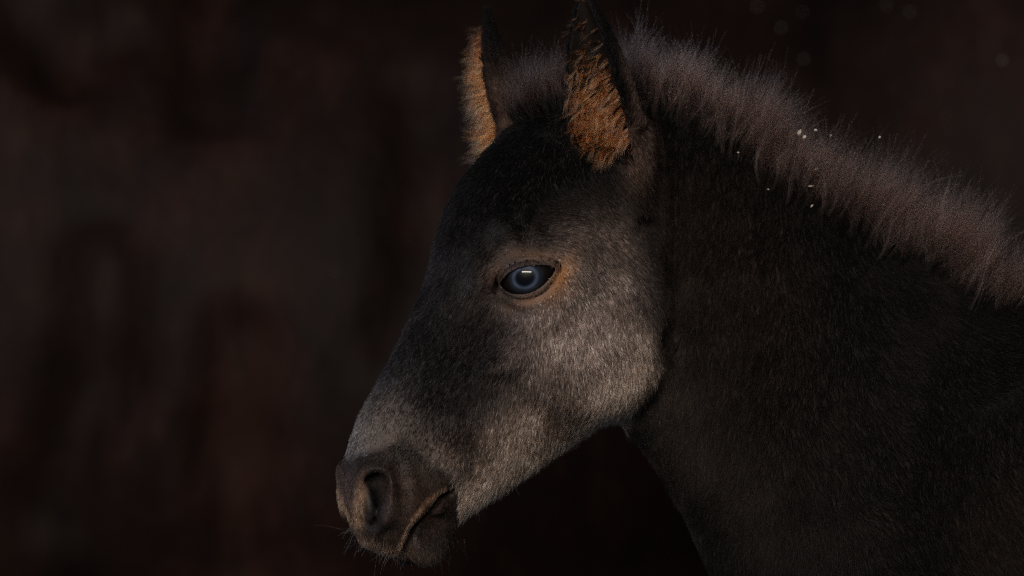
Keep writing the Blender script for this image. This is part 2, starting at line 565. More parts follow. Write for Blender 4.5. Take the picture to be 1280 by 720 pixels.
# ears ------------------------------------------------------------------------
def make_ear(base, tip, opening_dir, wid, dep, bend):
    ea = unit(tip - base); L = np.linalg.norm(tip - base)
    eo = unit(opening_dir - ea * np.dot(opening_dir, ea)); el = np.cross(ea, eo)
    hs = np.array([-.35, 0, .08, .2, .35, .5, .65, .8, .9, .96, 1.0]); rs = np.array([.45, .80, .92, 1.0, 1.0, .93, .78, .53, .32, .17, .04])
    def coords(X, Y, Z):
        x, y, z = X - base[0], Y - base[1], Z - base[2]
        h = (x * ea[0] + y * ea[1] + z * ea[2]) / L
        o = x * eo[0] + y * eo[1] + z * eo[2]; l = x * el[0] + y * el[1] + z * el[2]
        r = np.interp(np.clip(h, -0.35, 1).ravel(), hs, rs).reshape(h.shape)
        hc = np.clip(h, 0, 1)
        o = o - bend * (4 * hc * (1 - hc))
        return h, o, l, r
    def outer(X, Y, Z):
        h, o, l, r = coords(X, Y, Z)
        k = np.sqrt((o / (dep * r)) ** 2 + (l / (wid * r)) ** 2)
        d = (k - 1) * np.minimum(dep, wid) * r
        return np.maximum(d, np.maximum((h - 1) * L, -(h + 0.35) * L))
    def inner(X, Y, Z):
        h, o, l, r = coords(X, Y, Z)
        r2 = np.maximum(r - 0.0030 / wid, 0.02)
        sh = dep * r * 0.55
        k = np.sqrt(((o - sh) / (dep * r2 * 1.25)) ** 2 + (l / (wid * r2 * 0.93)) ** 2)
        d = (k - 1) * np.minimum(dep, wid) * r2
        return np.maximum(d, np.maximum((h - 0.985) * L, -(h - (0.05 - 0.09 * l / wid)) * L))
    lo = np.minimum(base, tip) - 0.05; hi = np.maximum(base, tip) + 0.05
    return dict(outer=outer, inner=inner, coords=coords, lo=lo, hi=hi, ea=ea, eo=eo, el=el, base=base, L=L)
ears = [make_ear(pw(772, 196, 76), pw(727, -8, 96), np.array([-0.62, -0.78, 0.05]), 0.0265, 0.0225, 0.006),
        make_ear(pw(640, 186, -14), pw(606, 0, -26), np.array([-0.97, 0.10, 0.1]), 0.0265, 0.0150, 0.006)]
add(ellipsoid(pw(792, 196, 62), np.array([25, 30, 52]) * S), 0.014)                       # muscle behind the near ear
add(ellipsoid(pw(664, 190, -30), np.array([22, 28, 40]) * S), 0.014)
for e in ears:
    fld.op(e['outer'], e['lo'], e['hi'], 0.012, 'add')
    fld.op(e['inner'], e['lo'], e['hi'], 0.005, 'sub')

V, Q = fld.surface()
print('foal surface', len(V), len(Q), round(time.time() - T0, 1))

# ------------------------------------------------------------------ coat colour, by place on the animal
def canon(P):
    """where a point (or its mirror image) lies in the near side view, in px"""
    u, n, w = to_local(P[:, 0], P[:, 1], P[:, 2])
    x, y, z = from_local_arr(u, n, np.abs(w))
    return project(np.stack([x, y, z], 1))
def blob(cx, cy, x, y, sx, sy, ang=0.0, p=2.0):
    a = math.radians(ang); dx, dy = cx - x, cy - y
    X_ = dx * math.cos(a) + dy * math.sin(a); Y_ = -dx * math.sin(a) + dy * math.cos(a)
    return np.exp(-((np.abs(X_) / sx) ** p + (np.abs(Y_) / sy) ** p))
def seg_dist(cx, cy, pts):
    d = np.full(len(cx), 1e9)
    for (ax, ay), (bx, by) in zip(pts[:-1], pts[1:]):
        L = (bx - ax) ** 2 + (by - ay) ** 2
        t = np.clip(((cx - ax) * (bx - ax) + (cy - ay) * (by - ay)) / L, 0, 1)
        d = np.minimum(d, np.hypot(cx - ax - t * (bx - ax), cy - ay - t * (by - ay)))
    return d
hair_edge = np.array([(405, 572), (432, 574), (452, 566), (474, 562), (492, 552), (505, 545), (520, 556), (536, 568), (556, 580), (572, 598), (577, 625), (580, 650), (590, 690), (590, 740)], float)
def bare_muzzle(cx, cy):
    """1 on the velvety bare muzzle, 0 on the haired face"""
    y = np.interp(cx, hair_edge[:11, 0], hair_edge[:11, 1], left=572, right=2000)
    sw = np.interp(cx, [480, 530, 575], [10, 26, 34])
    return smooth01((cy - y) / sw + 0.5) * smooth01((583 - cx) / 14 + 0.5)

def coat_colour(P):
    n = len(P)
    cx, cy = canon(P)
    px, py = project(P)
    u, nn, w = to_local(P[:, 0], P[:, 1], P[:, 2])
    ex_ = np.interp(cy, [150, 230, 280, 330, 380, 430, 465, 490, 515, 540, 600], [800, 800, 812, 826, 832, 830, 822, 808, 792, 772, 760])
    soft = np.interp(cy, [200, 400, 440, 470, 560], [70, 60, 40, 12, 10])       # the cheek fades into the neck above, ends sharply at the jaw
    inhead = 1 - smooth01((cx - ex_ + 2 + 0.75 * (soft - 10)) / soft)
    jl = seg_dist(cx, cy, [(580, 648), (680, 590), (760, 535), (815, 465)])
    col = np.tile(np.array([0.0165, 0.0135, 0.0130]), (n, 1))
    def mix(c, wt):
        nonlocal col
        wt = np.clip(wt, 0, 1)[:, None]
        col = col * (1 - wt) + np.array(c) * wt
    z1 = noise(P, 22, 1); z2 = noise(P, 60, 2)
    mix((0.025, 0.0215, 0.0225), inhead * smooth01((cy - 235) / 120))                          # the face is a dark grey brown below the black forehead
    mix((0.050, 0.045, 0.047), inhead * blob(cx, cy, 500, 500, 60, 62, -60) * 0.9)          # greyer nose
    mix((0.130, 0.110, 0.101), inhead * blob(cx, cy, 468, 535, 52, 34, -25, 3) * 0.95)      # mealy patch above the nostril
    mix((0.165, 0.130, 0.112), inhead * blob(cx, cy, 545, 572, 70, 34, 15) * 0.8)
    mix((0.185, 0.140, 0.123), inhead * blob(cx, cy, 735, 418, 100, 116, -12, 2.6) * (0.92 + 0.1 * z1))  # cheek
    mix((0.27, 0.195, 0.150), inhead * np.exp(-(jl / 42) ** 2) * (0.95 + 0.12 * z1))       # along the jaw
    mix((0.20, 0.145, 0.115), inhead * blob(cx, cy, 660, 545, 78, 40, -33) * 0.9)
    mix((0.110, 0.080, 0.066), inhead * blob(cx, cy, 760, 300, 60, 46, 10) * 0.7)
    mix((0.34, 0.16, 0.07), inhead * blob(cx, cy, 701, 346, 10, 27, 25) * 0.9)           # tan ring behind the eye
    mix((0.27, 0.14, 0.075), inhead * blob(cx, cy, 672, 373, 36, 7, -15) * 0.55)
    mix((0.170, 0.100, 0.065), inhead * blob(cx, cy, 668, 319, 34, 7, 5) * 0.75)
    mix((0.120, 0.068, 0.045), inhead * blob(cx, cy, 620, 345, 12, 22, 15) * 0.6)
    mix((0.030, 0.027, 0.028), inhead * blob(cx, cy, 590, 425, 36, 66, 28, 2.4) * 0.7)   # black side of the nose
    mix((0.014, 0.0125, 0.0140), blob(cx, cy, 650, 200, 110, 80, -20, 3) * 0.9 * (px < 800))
    # neck: black brown with rusty tips on the upper half
    neck = 1 - inhead
    mix((0.031, 0.0205, 0.0155), neck * blob(px, py, 900, 330, 90, 170, -25) * 0.8)
    mix((0.044, 0.032, 0.026), neck * blob(px, py, 838, 470, 34, 110, -8) * 0.8)
    mix((0.025, 0.0195, 0.0165), neck * blob(px, py, 890, 560, 90, 120, -25) * 0.7)
    mix((0.023, 0.0155, 0.012), neck * blob(px, py, 1230, 640, 120, 120, 0) * 0.7)
    # ears
    for e in ears:
        h, o, l, r = e['coords'](P[:, 0], P[:, 1], P[:, 2])
        m = (e['outer'](P[:, 0], P[:, 1], P[:, 2]) < 0.004) & (h > 0.0)
        mix((0.012, 0.010, 0.010), m * smooth01(h * 3) * 0.95)
        lowb = m * (1 - smooth01((h - 0.30) / 0.40)) * smooth01((-o / 0.01) + 0.6)
        mix((0.095, 0.058, 0.045), lowb * 0.9)
    mix((0.085, 0.052, 0.040), blob(px, py, 800, 190, 22, 52, 0, 3) * (P[:, 1] < 0) * 0.8)
    col *= (1 + 0.16 * z1 + 0.10 * z2)[:, None]
    return np.clip(col, 0.003, 0.6)

def skin_colour(P):
    cx, cy = canon(P)
    col = coat_colour(P) * 0.4
    b = bare_muzzle(cx, cy) * (cy > 540) * (cx < 600)
    base = np.tile(np.array([0.022, 0.0165, 0.0145]), (len(P), 1))
    def mixb(c, wt):
        nonlocal base
        wt = np.clip(wt, 0, 1)[:, None]
        base = base * (1 - wt) + np.array(c) * wt
    z = noise(P, 90, 3); z2 = noise(P, 240, 2)
    mixb((0.040, 0.022, 0.016), blob(cx, cy, 515, 625, 40, 45, -40) * (0.75 + 0.3 * z))
    mixb((0.075, 0.038, 0.030), blob(cx, cy, 424, 622, 12, 36, 0) * 0.9)  # warm light on the front edge of the muzzle, painted into the skin
    mixb((0.16, 0.085, 0.050), blob(cx, cy, 470, 688, 40, 11, 15) * 0.9)  # lower rim of the lip painted lighter, as if warmly lit
    mixb((0.30, 0.175, 0.105), np.exp(-(seg_dist(cx, cy, [(500, 684), (511, 660), (521, 643), (534, 627), (548, 616), (558, 611)]) / 2.6) ** 2) * (0.55 + 0.25 * z2))  # painted highlight along the edge of the upper lip
    mixb((0.15, 0.080, 0.042), blob(cx, cy, 447, 634, 7, 28, 6) * 0.9)  # brown nostril fold, with its orange highlight painted in
    mixb((0.008, 0.008, 0.009), blob(cx, cy, 468, 626, 12, 34, 0, 3) * 0.9)  # shade of the nostril hollow, put into the skin colour
    mixb((0.15, 0.080, 0.042), blob(cx, cy, 449, 634, 6, 27, 6) * 0.9)  # fold brown and painted highlight again, over the dark hollow
    base *= 0.55 * (1 + 0.2 * z + 0.2 * z2)[:, None]
    col = col * (1 - b[:, None]) + base * b[:, None]
    de = np.minimum(np.linalg.norm(P - ec, axis=1), np.linalg.norm(P - mirror(ec), axis=1))
    k = (smooth01((0.0262 - de) / 0.003))[:, None]
    col = col * (1 - k) + np.array([0.010, 0.011, 0.014]) * k
    for e in ears:
        iv = e['inner'](P[:, 0], P[:, 1], P[:, 2])
        k = smooth01((0.002 - np.abs(iv)) / 0.001)[:, None] * 0.9
        col = col * (1 - k) + np.array([0.004, 0.003, 0.0025]) * k  # ear cavity painted near black, shade for depth in the skin colour
    return np.clip(col, 0.002, 0.6)

# ------------------------------------------------------------------ materials
def skin_material():
    m = bpy.data.materials.new('foal_skin')
    nt, out = nodes_of(m)
    at = nt.nodes.new('ShaderNodeAttribute'); at.attribute_name = 'tint'
    rg = nt.nodes.new('ShaderNodeAttribute'); rg.attribute_name = 'wet'
    p = nt.nodes.new('ShaderNodeBsdfPrincipled')
    nt.links.new(at.outputs['Color'], p.inputs['Base Color'])
    mr = nt.nodes.new('ShaderNodeMapRange'); mr.inputs['To Min'].default_value = 0.62; mr.inputs['To Max'].default_value = 0.22
    nt.links.new(rg.outputs['Fac'], mr.inputs['Value']); nt.links.new(mr.outputs['Result'], p.inputs['Roughness'])
    ms = nt.nodes.new('ShaderNodeMapRange'); ms.inputs['To Min'].default_value = 0.03; ms.inputs['To Max'].default_value = 0.6
    nt.links.new(rg.outputs['Fac'], ms.inputs['Value']); nt.links.new(ms.outputs['Result'], p.inputs['Specular IOR Level'])
    tc = nt.nodes.new('ShaderNodeTexCoord')
    vo = nt.nodes.new('ShaderNodeTexVoronoi'); vo.inputs['Scale'].default_value = 800
    nz = nt.nodes.new('ShaderNodeTexNoise'); nz.inputs['Scale'].default_value = 160; nz.inputs['Detail'].default_value = 5
    nt.links.new(tc.outputs['Object'], vo.inputs['Vector']); nt.links.new(tc.outputs['Object'], nz.inputs['Vector'])
    ad = nt.nodes.new('ShaderNodeMath'); ad.operation = 'ADD'
    nt.links.new(vo.outputs['Distance'], ad.inputs[0]); nt.links.new(nz.outputs['Fac'], ad.inputs[1])
    bp = nt.nodes.new('ShaderNodeBump'); bp.inputs['Strength'].default_value = 0.35; bp.inputs['Distance'].default_value = 0.0007
    nt.links.new(ad.outputs[0], bp.inputs['Height']); nt.links.new(bp.outputs['Normal'], p.inputs['Normal'])
    nt.links.new(p.outputs[0], out.inputs[0])
    return m

def hair_material(name, rough=0.32, radial=0.45, tip=None, random=0.15, ior=1.2):
    m = bpy.data.materials.new(name)
    nt, out = nodes_of(m)
    at = nt.nodes.new('ShaderNodeAttribute'); at.attribute_name = 'tint'
    h = nt.nodes.new('ShaderNodeBsdfHairPrincipled')
    h.parametrization = 'COLOR'
    src = at.outputs['Color']
    if tip is not None:
        hi = nt.nodes.new('ShaderNodeHairInfo')
        mx = nt.nodes.new('ShaderNodeMix'); mx.data_type = 'RGBA'; mx.blend_type = 'MULTIPLY'
        ra = nt.nodes.new('ShaderNodeMapRange'); ra.inputs['From Min'].default_value = 0.18; ra.inputs['From Max'].default_value = 0.95
        nt.links.new(hi.outputs['Intercept'], ra.inputs['Value'])
        rv = nt.nodes.new('ShaderNodeMath'); rv.operation = 'SUBTRACT'; rv.inputs[0].default_value = 1.0
        nt.links.new(ra.outputs['Result'], rv.inputs[1])
        nt.links.new(rv.outputs[0], mx.inputs['Factor'])
        nt.links.new(src, mx.inputs[6]); mx.inputs[7].default_value = tip
        src = mx.outputs[2]
    nt.links.new(src, h.inputs['Color'])
    h.inputs['Roughness'].default_value = rough
    h.inputs['Radial Roughness'].default_value = radial
    h.inputs['Random Roughness'].default_value = random
    h.inputs['IOR'].default_value = ior
    nt.links.new(h.outputs[0], out.inputs[0])
    return m

skin_mat = skin_material()
coat_mat = hair_material('foal_coat_hair', 0.62, 0.8, ior=1.11)
mane_mat = hair_material('foal_mane_hair', 0.42, 0.7, tip=(0.035, 0.032, 0.032, 1))  # roots darkened in the colour, so only the tips look lit from above
ear_mat = hair_material('foal_ear_hair', 0.40, 0.6)

foal = empty('foal', (0.6, 0, 0))
tag(foal, 'young black-brown foal in profile with fluffy mane and pale-ringed dark eye', 'foal')
body = mesh_from('body', V, Q, skin_mat, foal)
def set_color(me, name, cols, domain='POINT'):
    a = me.attributes.new(name, 'FLOAT_COLOR', domain)
    c4 = np.ones((len(cols), 4), np.float32); c4[:, :3] = cols
    a.data.foreach_set('color', c4.ravel())
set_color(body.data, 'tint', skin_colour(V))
cxv, cyv = canon(V)
wet = smooth01((0.0262 - np.minimum(np.linalg.norm(V - ec, axis=1), np.linalg.norm(V - mirror(ec), axis=1))) / 0.002)
wet = np.maximum(wet, 0.2 * bare_muzzle(cxv, cyv) * (cyv > 540) * (cxv < 600))
a = body.data.attributes.new('wet', 'FLOAT', 'POINT'); a.data.foreach_set('value', wet.astype(np.float32))

# ------------------------------------------------------------------ eyes
def eye_material():
    m = bpy.data.materials.new('foal_eye')
    nt, out = nodes_of(m)
    tc = nt.nodes.new('ShaderNodeTexCoord')
    mp = nt.nodes.new('ShaderNodeMapping'); mp.inputs['Scale'].default_value = (1 / 0.0225, 1 / 0.0190, 0)
    ln = nt.nodes.new('ShaderNodeVectorMath'); ln.operation = 'LENGTH'
    nt.links.new(tc.outputs['Object'], mp.inputs['Vector']); nt.links.new(mp.outputs['Vector'], ln.inputs[0])
    cr = nt.nodes.new('ShaderNodeValToRGB')
    el = cr.color_ramp.elements
    el[0].position = 0.0; el[0].color = (0.002, 0.002, 0.003, 1)
    el[1].position = 1.0; el[1].color = (0.004, 0.003, 0.003, 1)
    for p, c in ((0.28, (0.002, 0.003, 0.005, 1)), (0.33, (0.010, 0.014, 0.026, 1)), (0.41, (0.042, 0.058, 0.092, 1)), (0.50, (0.014, 0.018, 0.027, 1)), (0.66, (0.006, 0.005, 0.005, 1))):
        e = el.new(p); e.color = c
    nt.links.new(ln.outputs['Value'], cr.inputs['Fac'])
    nz = nt.nodes.new('ShaderNodeTexNoise'); nz.inputs['Scale'].default_value = 150; nz.inputs['Detail'].default_value = 5
    nt.links.new(tc.outputs['Object'], nz.inputs['Vector'])
    mx = nt.nodes.new('ShaderNodeMix'); mx.data_type = 'RGBA'; mx.blend_type = 'MULTIPLY'; mx.inputs['Factor'].default_value = 0.75
    nt.links.new(cr.outputs['Color'], mx.inputs[6]); nt.links.new(nz.outputs['Fac'], mx.inputs[7])
    p = nt.nodes.new('ShaderNodeBsdfPrincipled')
    nt.links.new(mx.outputs[2], p.inputs['Base Color'])
    p.inputs['Roughness'].default_value = 0.35
    p.inputs['Specular IOR Level'].default_value = 0.05; p.inputs['Coat Weight'].default_value = 0.30; p.inputs['Coat Roughness'].default_value = 0.02; p.inputs['Coat IOR'].default_value = 1.38
    nt.links.new(p.outputs[0], out.inputs[0])
    return m
eye_mat = eye_material()
def eyeball(center, ax1, ax2, nrm):
    nu_, nv = 48, 32
    vs_, qs = [], []
    for j in range(nv + 1):
        t = math.pi * j / nv
        for i in range(nu_):
            p = 2 * math.pi * i / nu_
            vs_.append((RE * math.sin(t) * math.cos(p), RE * math.sin(t) * math.sin(p), RE * math.cos(t) * (1.03 if t < math.pi / 2 else 1.0)))
    for j in range(nv):
        for i in range(nu_):
            qs.append((j * nu_ + i, (j + 1) * nu_ + i, (j + 1) * nu_ + (i + 1) % nu_, j * nu_ + (i + 1) % nu_))
    o = mesh_from('eye', np.array(vs_), np.array(qs), eye_mat)
    from mathutils import Matrix
    M = Matrix(((ax1[0], ax2[0], nrm[0], center[0]), (ax1[1], ax2[1], nrm[1], center[1]), (ax1[2], ax2[2], nrm[2], center[2]), (0, 0, 0, 1)))
    o.matrix_world = M
    adopt(o, foal)
    o['label'] = 'dark glossy eye with a pale blue ring around the pupil'
    return o
tw = unit(fld.hit(660, 300) * 0 + (np.array([0, -D, 1.0]) - ec) * 0.35 + ge * 0.65)
def eye_axes(nrm, up):
    x = unit(np.cross(up, nrm)); return x, np.cross(nrm, x), nrm
iris_n = unit(on_eye_plane(658, 346) - ec)
eyeball(ec, *eye_axes(iris_n, e2))
mec = mirror(ec); mn = unit(mirror(ec + iris_n * 0.02) - mec); mu = unit(mirror(ec + e2 * 0.02) - mec)
eyeball(mec, *eye_axes(mn, mu))

# ------------------------------------------------------------------ hair
def pigment(c):
    """the hair shader's colour is that of a thick mass of hair; a thin coat needs deeper pigment to look as dark"""
    lum = c @ np.array([0.3, 0.5, 0.2])
    return c * np.minimum((lum / 0.28) ** 0.55, 1.15)[:, None]

def make_hair(name, pts, radii, cols, mat, parent):
    """pts (n,k,3) world, radii (n,k)"""
    n, k = pts.shape[:2]
    hc = bpy.data.hair_curves.new(name)
    hc.add_curves([k] * n)
    hc.points.foreach_set('position', pts.astype(np.float32).ravel())
    ra = hc.attributes.get('radius') or hc.attributes.new('radius', 'FLOAT', 'POINT')
    ra.data.foreach_set('value', radii.astype(np.float32).ravel())
    set_color(hc, 'tint', cols, 'CURVE')
    hc.materials.append(mat)
    o = bpy.data.objects.new(name, hc)
    C.objects.link(o)
    o['kind'] = 'stuff'
    adopt(o, parent)
    return o

tri = np.concatenate([Q[:, [0, 1, 2]], Q[:, [0, 2, 3]]])
fa, fb, fc = V[tri[:, 0]], V[tri[:, 1]], V[tri[:, 2]]
cr_ = np.cross(fb - fa, fc - fa)
area = 0.5 * np.linalg.norm(cr_, axis=1)
vn = np.zeros_like(V)
for i in range(3):
    for ax in range(3):
        vn[:, ax] += np.bincount(tri[:, i], cr_[:, ax], len(V))
vn /= np.linalg.norm(vn, axis=1)[:, None] + 1e-12
ctr = (fa + fb + fc) / 3
fn_ = cr_ / (np.linalg.norm(cr_, axis=1)[:, None] + 1e-12)

def scatter(weight, count):
    """count roots over the triangles in proportion to area x weight"""
    w = area * weight
    cum = np.cumsum(w)
    k = np.searchsorted(cum, rng.random(count) * cum[-1])
    k = np.minimum(k, len(tri) - 1)
    r1 = np.sqrt(rng.random(count)); r2 = rng.random(count)
    b0, b1, b2 = 1 - r1, r1 * (1 - r2), r1 * r2
    P = fa[k] * b0[:, None] + fb[k] * b1[:, None] + fc[k] * b2[:, None]
    N = vn[tri[k, 0]] * b0[:, None] + vn[tri[k, 1]] * b1[:, None] + vn[tri[k, 2]] * b2[:, None]
    return P, N / (np.linalg.norm(N, axis=1)[:, None] + 1e-12)

fx, fy = project(ctr); fcx, fcy = canon(ctr)
deye = np.minimum(np.linalg.norm(ctr - ec, axis=1), np.linalg.norm(ctr - mirror(ec), axis=1))
bm = bare_muzzle(fcx, fcy) * (fcy > 540) * (fcx < 600)
inner_w = np.zeros(len(tri)); ear_h = np.zeros(len(tri)); ear_id = np.full(len(tri), -1)
for q, e in enumerate(ears):
    h, o, l, r = e['coords'](ctr[:, 0], ctr[:, 1], ctr[:, 2])
    iv = np.abs(e['inner'](ctr[:, 0], ctr[:, 1], ctr[:, 2])); ov = e['outer'](ctr[:, 0], ctr[:, 1], ctr[:, 2])
    m = (ov < 0.0035) & (h > 0.02)
    ear_id[m] = q; ear_h[m] = h[m]
    inner_w = np.maximum(inner_w, m * (iv < 0.0011))
infr = ((fx > 380) & (fx < 1420) & (fy > -120) & (fy < 860))
far_side = np.where(fn_[:, 1] > 0.35, 0.45, 1.0)

def groom(P, N):
    """which way the coat lies"""
    cx, cy = canon(P); px, py = project(P)
    _, _, w = to_local(P[:, 0], P[:, 1], P[:, 2])
    head = 1 - smooth01((px - 815) / 30)
    da = np.zeros(len(P)); db = np.zeros(len(P))
    def put(x, y, sx, sy, d, wt=1.0):
        g = blob(cx, cy, x, y, sx, sy) * wt + 1e-5
        da[:] += g * d[0]; db[:] += g * d[1]
    put(520, 430, 90, 90, (-0.55, 0.83)); put(480, 560, 70, 60, (-0.30, 0.95)); put(590, 250, 60, 60, (-0.35, 0.94))
    put(640, 190, 60, 50, (-0.2, 0.98), .8); put(600, 420, 50, 60, (-0.45, 0.9)); put(740, 420, 80, 80, (0.20, 0.98)); put(700, 520, 80, 50, (-0.05, 1.0))
    put(620, 590, 70, 50, (-0.35, 0.94)); put(780, 300, 60, 60, (0.45, 0.89)); put(700, 280, 40, 40, (0.55, -0.2), .8); put(640, 300, 30, 25, (-0.3, -0.6), .6)
    put(720, 350, 30, 30, (0.75, 0.66)); put(600, 350, 30, 30, (-0.8, 0.6)); put(660, 385, 40, 20, (-0.1, 1.0))
    ln = np.hypot(da, db) + 1e-9; da /= ln; db /= ln
    sw = np.sign(w)
    d1 = np.stack([da * CT, da * ST, -db], 1)
    nx = np.where(px > 1050, 0.25, -0.25); 
    t = smooth01((px - 900) / 260)
    d2 = np.stack([-0.28 + 0.75 * t, 0 * t, -0.95 + 0.30 * t], 1)
    d = d1 * head[:, None] + d2 * (1 - head)[:, None]
    for e in ears:
        h, o, l, r = e['coords'](P[:, 0], P[:, 1], P[:, 2])
        m = ((e['outer'](P[:, 0], P[:, 1], P[:, 2]) < 0.004) & (h > 0.05))
        k = (m * smooth01(h * 4))[:, None]
        d = d * (1 - k) + e['ea'] * k
    # swirls
    d = d + 0.22 * np.stack([noise(P, 14, 1), noise(P, 16, 2), noise(P, 15, 3)], 1)
    d = d - N * (d * N).sum(1)[:, None]
    return d / (np.linalg.norm(d, axis=1)[:, None] + 1e-9)

def fur(name, weight, count, length, lift, radius, colour, mat, jit=0.12, k=4, bend=0.6, tuft=1, spread=0.0007, vary=0.52):
    """count tufts of `tuft` hairs; the hairs of a tuft run together towards its tip"""
    P, N = scatter(weight, count)
    G = groom(P, N)
    L = length(P) * rng.uniform(0.6, 1.25, count)
    G = G + rng.normal(size=G.shape) * jit
    G = G - N * (G * N).sum(1)[:, None]
    G /= np.linalg.norm(G, axis=1)[:, None] + 1e-9
    li = np.clip(lift(P) * rng.uniform(0.75, 1.25, count), 0.05, 1.5)
    path = np.zeros((count, k, 3)); p = P - N * 0.0004; path[:, 0] = p
    for i in range(1, k):
        ang = li * (1 - bend * (i - 0.5) / (k - 1))
        p = p + (G * np.cos(ang)[:, None] + N * np.sin(ang)[:, None]) * (L / (k - 1))[:, None]
        path[:, i] = p
    c = colour(P)
    sg = vary * (0.30 + 0.70 * np.clip(c.mean(1) / 0.12, 0, 1))[:, None]      # black hair varies less than mealy hair
    c = c * np.exp(sg * rng.normal(-0.15, 1, (count, 1)))
    B = np.cross(N, G)
    pts = np.repeat(path[:, None], tuft, 1)                        # (count, tuft, k, 3)
    if tuft > 1:
        a_ = rng.normal(0, spread, (count, tuft, 1, 1)); b_ = rng.normal(0, spread * 1.6, (count, tuft, 1, 1))
        conv = (1 - 0.72 * np.linspace(0, 1, k))[None, None, :, None]
        pts = pts + (B[:, None, None] * a_ + G[:, None, None] * b_) * conv
        t2 = (np.linspace(0, 1, k) ** 1.4)[None, None, :, None]
        pts = pts + (N[:, None, None] * rng.normal(0, 0.13, (count, tuft, 1, 1)) + B[:, None, None] * rng.normal(0, 0.09, (count, tuft, 1, 1))) * (L[:, None, None, None] * t2)
        ln = rng.uniform(0.75, 1.1, (count, tuft, 1, 1))
        pts = pts[:, :, :1] + (pts - pts[:, :, :1]) * ln
    n = count * tuft
    pts = pts.reshape(n, k, 3)
    rad = radius * (np.linspace(1, 0.15, k) ** 0.8)[None] * rng.uniform(0.7, 1.25, (n, 1))
    c = np.repeat(c, tuft, 0) * rng.lognormal(-0.02, 0.14, (n, 1))
    return make_hair(name, pts, rad, np.clip(pigment(c), 1e-5, 0.8), mat, body)

# coat
def coat_len(P):
    cx, cy = canon(P); px, py = project(P)
    L = np.full(len(P), 0.0062)
    L = np.where(px > 830, 0.0092, L)
    L = L - 0.0033 * blob(cx, cy, 470, 550, 90, 50)
    L = L + 0.003 * np.exp(-(seg_dist(cx, cy, [(600, 640), (700, 580), (770, 530), (815, 470)]) / 25) ** 2)
    de = np.minimum(np.linalg.norm(P - ec, axis=1), np.linalg.norm(P - mirror(ec), axis=1))
    return L * (0.30 + 0.70 * smooth01((de - 0.026) / 0.013))
def coat_lift(P):
    px, py = project(P); cx, cy = canon(P)
    return np.where(px > 830, 0.42, 0.40) - 0.12 * blob(cx, cy, 490, 520, 80, 80)
cw = far_side * (1 - bm) * smooth01((deye - 0.0248) / 0.003) * (1 - inner_w)
cw = cw * np.where(infr, 1.0, 0.03)
headf = (fx < 850)
mixw = smooth01((fx - 800) / 60)                                    # face coat gives way to neck coat
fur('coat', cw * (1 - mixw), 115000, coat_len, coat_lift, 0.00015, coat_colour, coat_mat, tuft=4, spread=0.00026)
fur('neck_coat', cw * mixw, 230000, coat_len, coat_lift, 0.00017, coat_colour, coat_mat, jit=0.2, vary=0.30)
# short velvet on the muzzle
def velvet_colour(P):
    return skin_colour(P) * 3.2
fur('muzzle_velvet', far_side * bm * (fcx > 400) * (1 - 0.95 * blob(fcx, fcy, 467, 626, 13, 36, 0, 4)), 60000, lambda P: np.full(len(P), 0.0028), lambda P: np.full(len(P), 0.6), 0.00011, velvet_colour, coat_mat, jit=0.4, k=3, vary=0.3)
print('coat', round(time.time() - T0, 1))

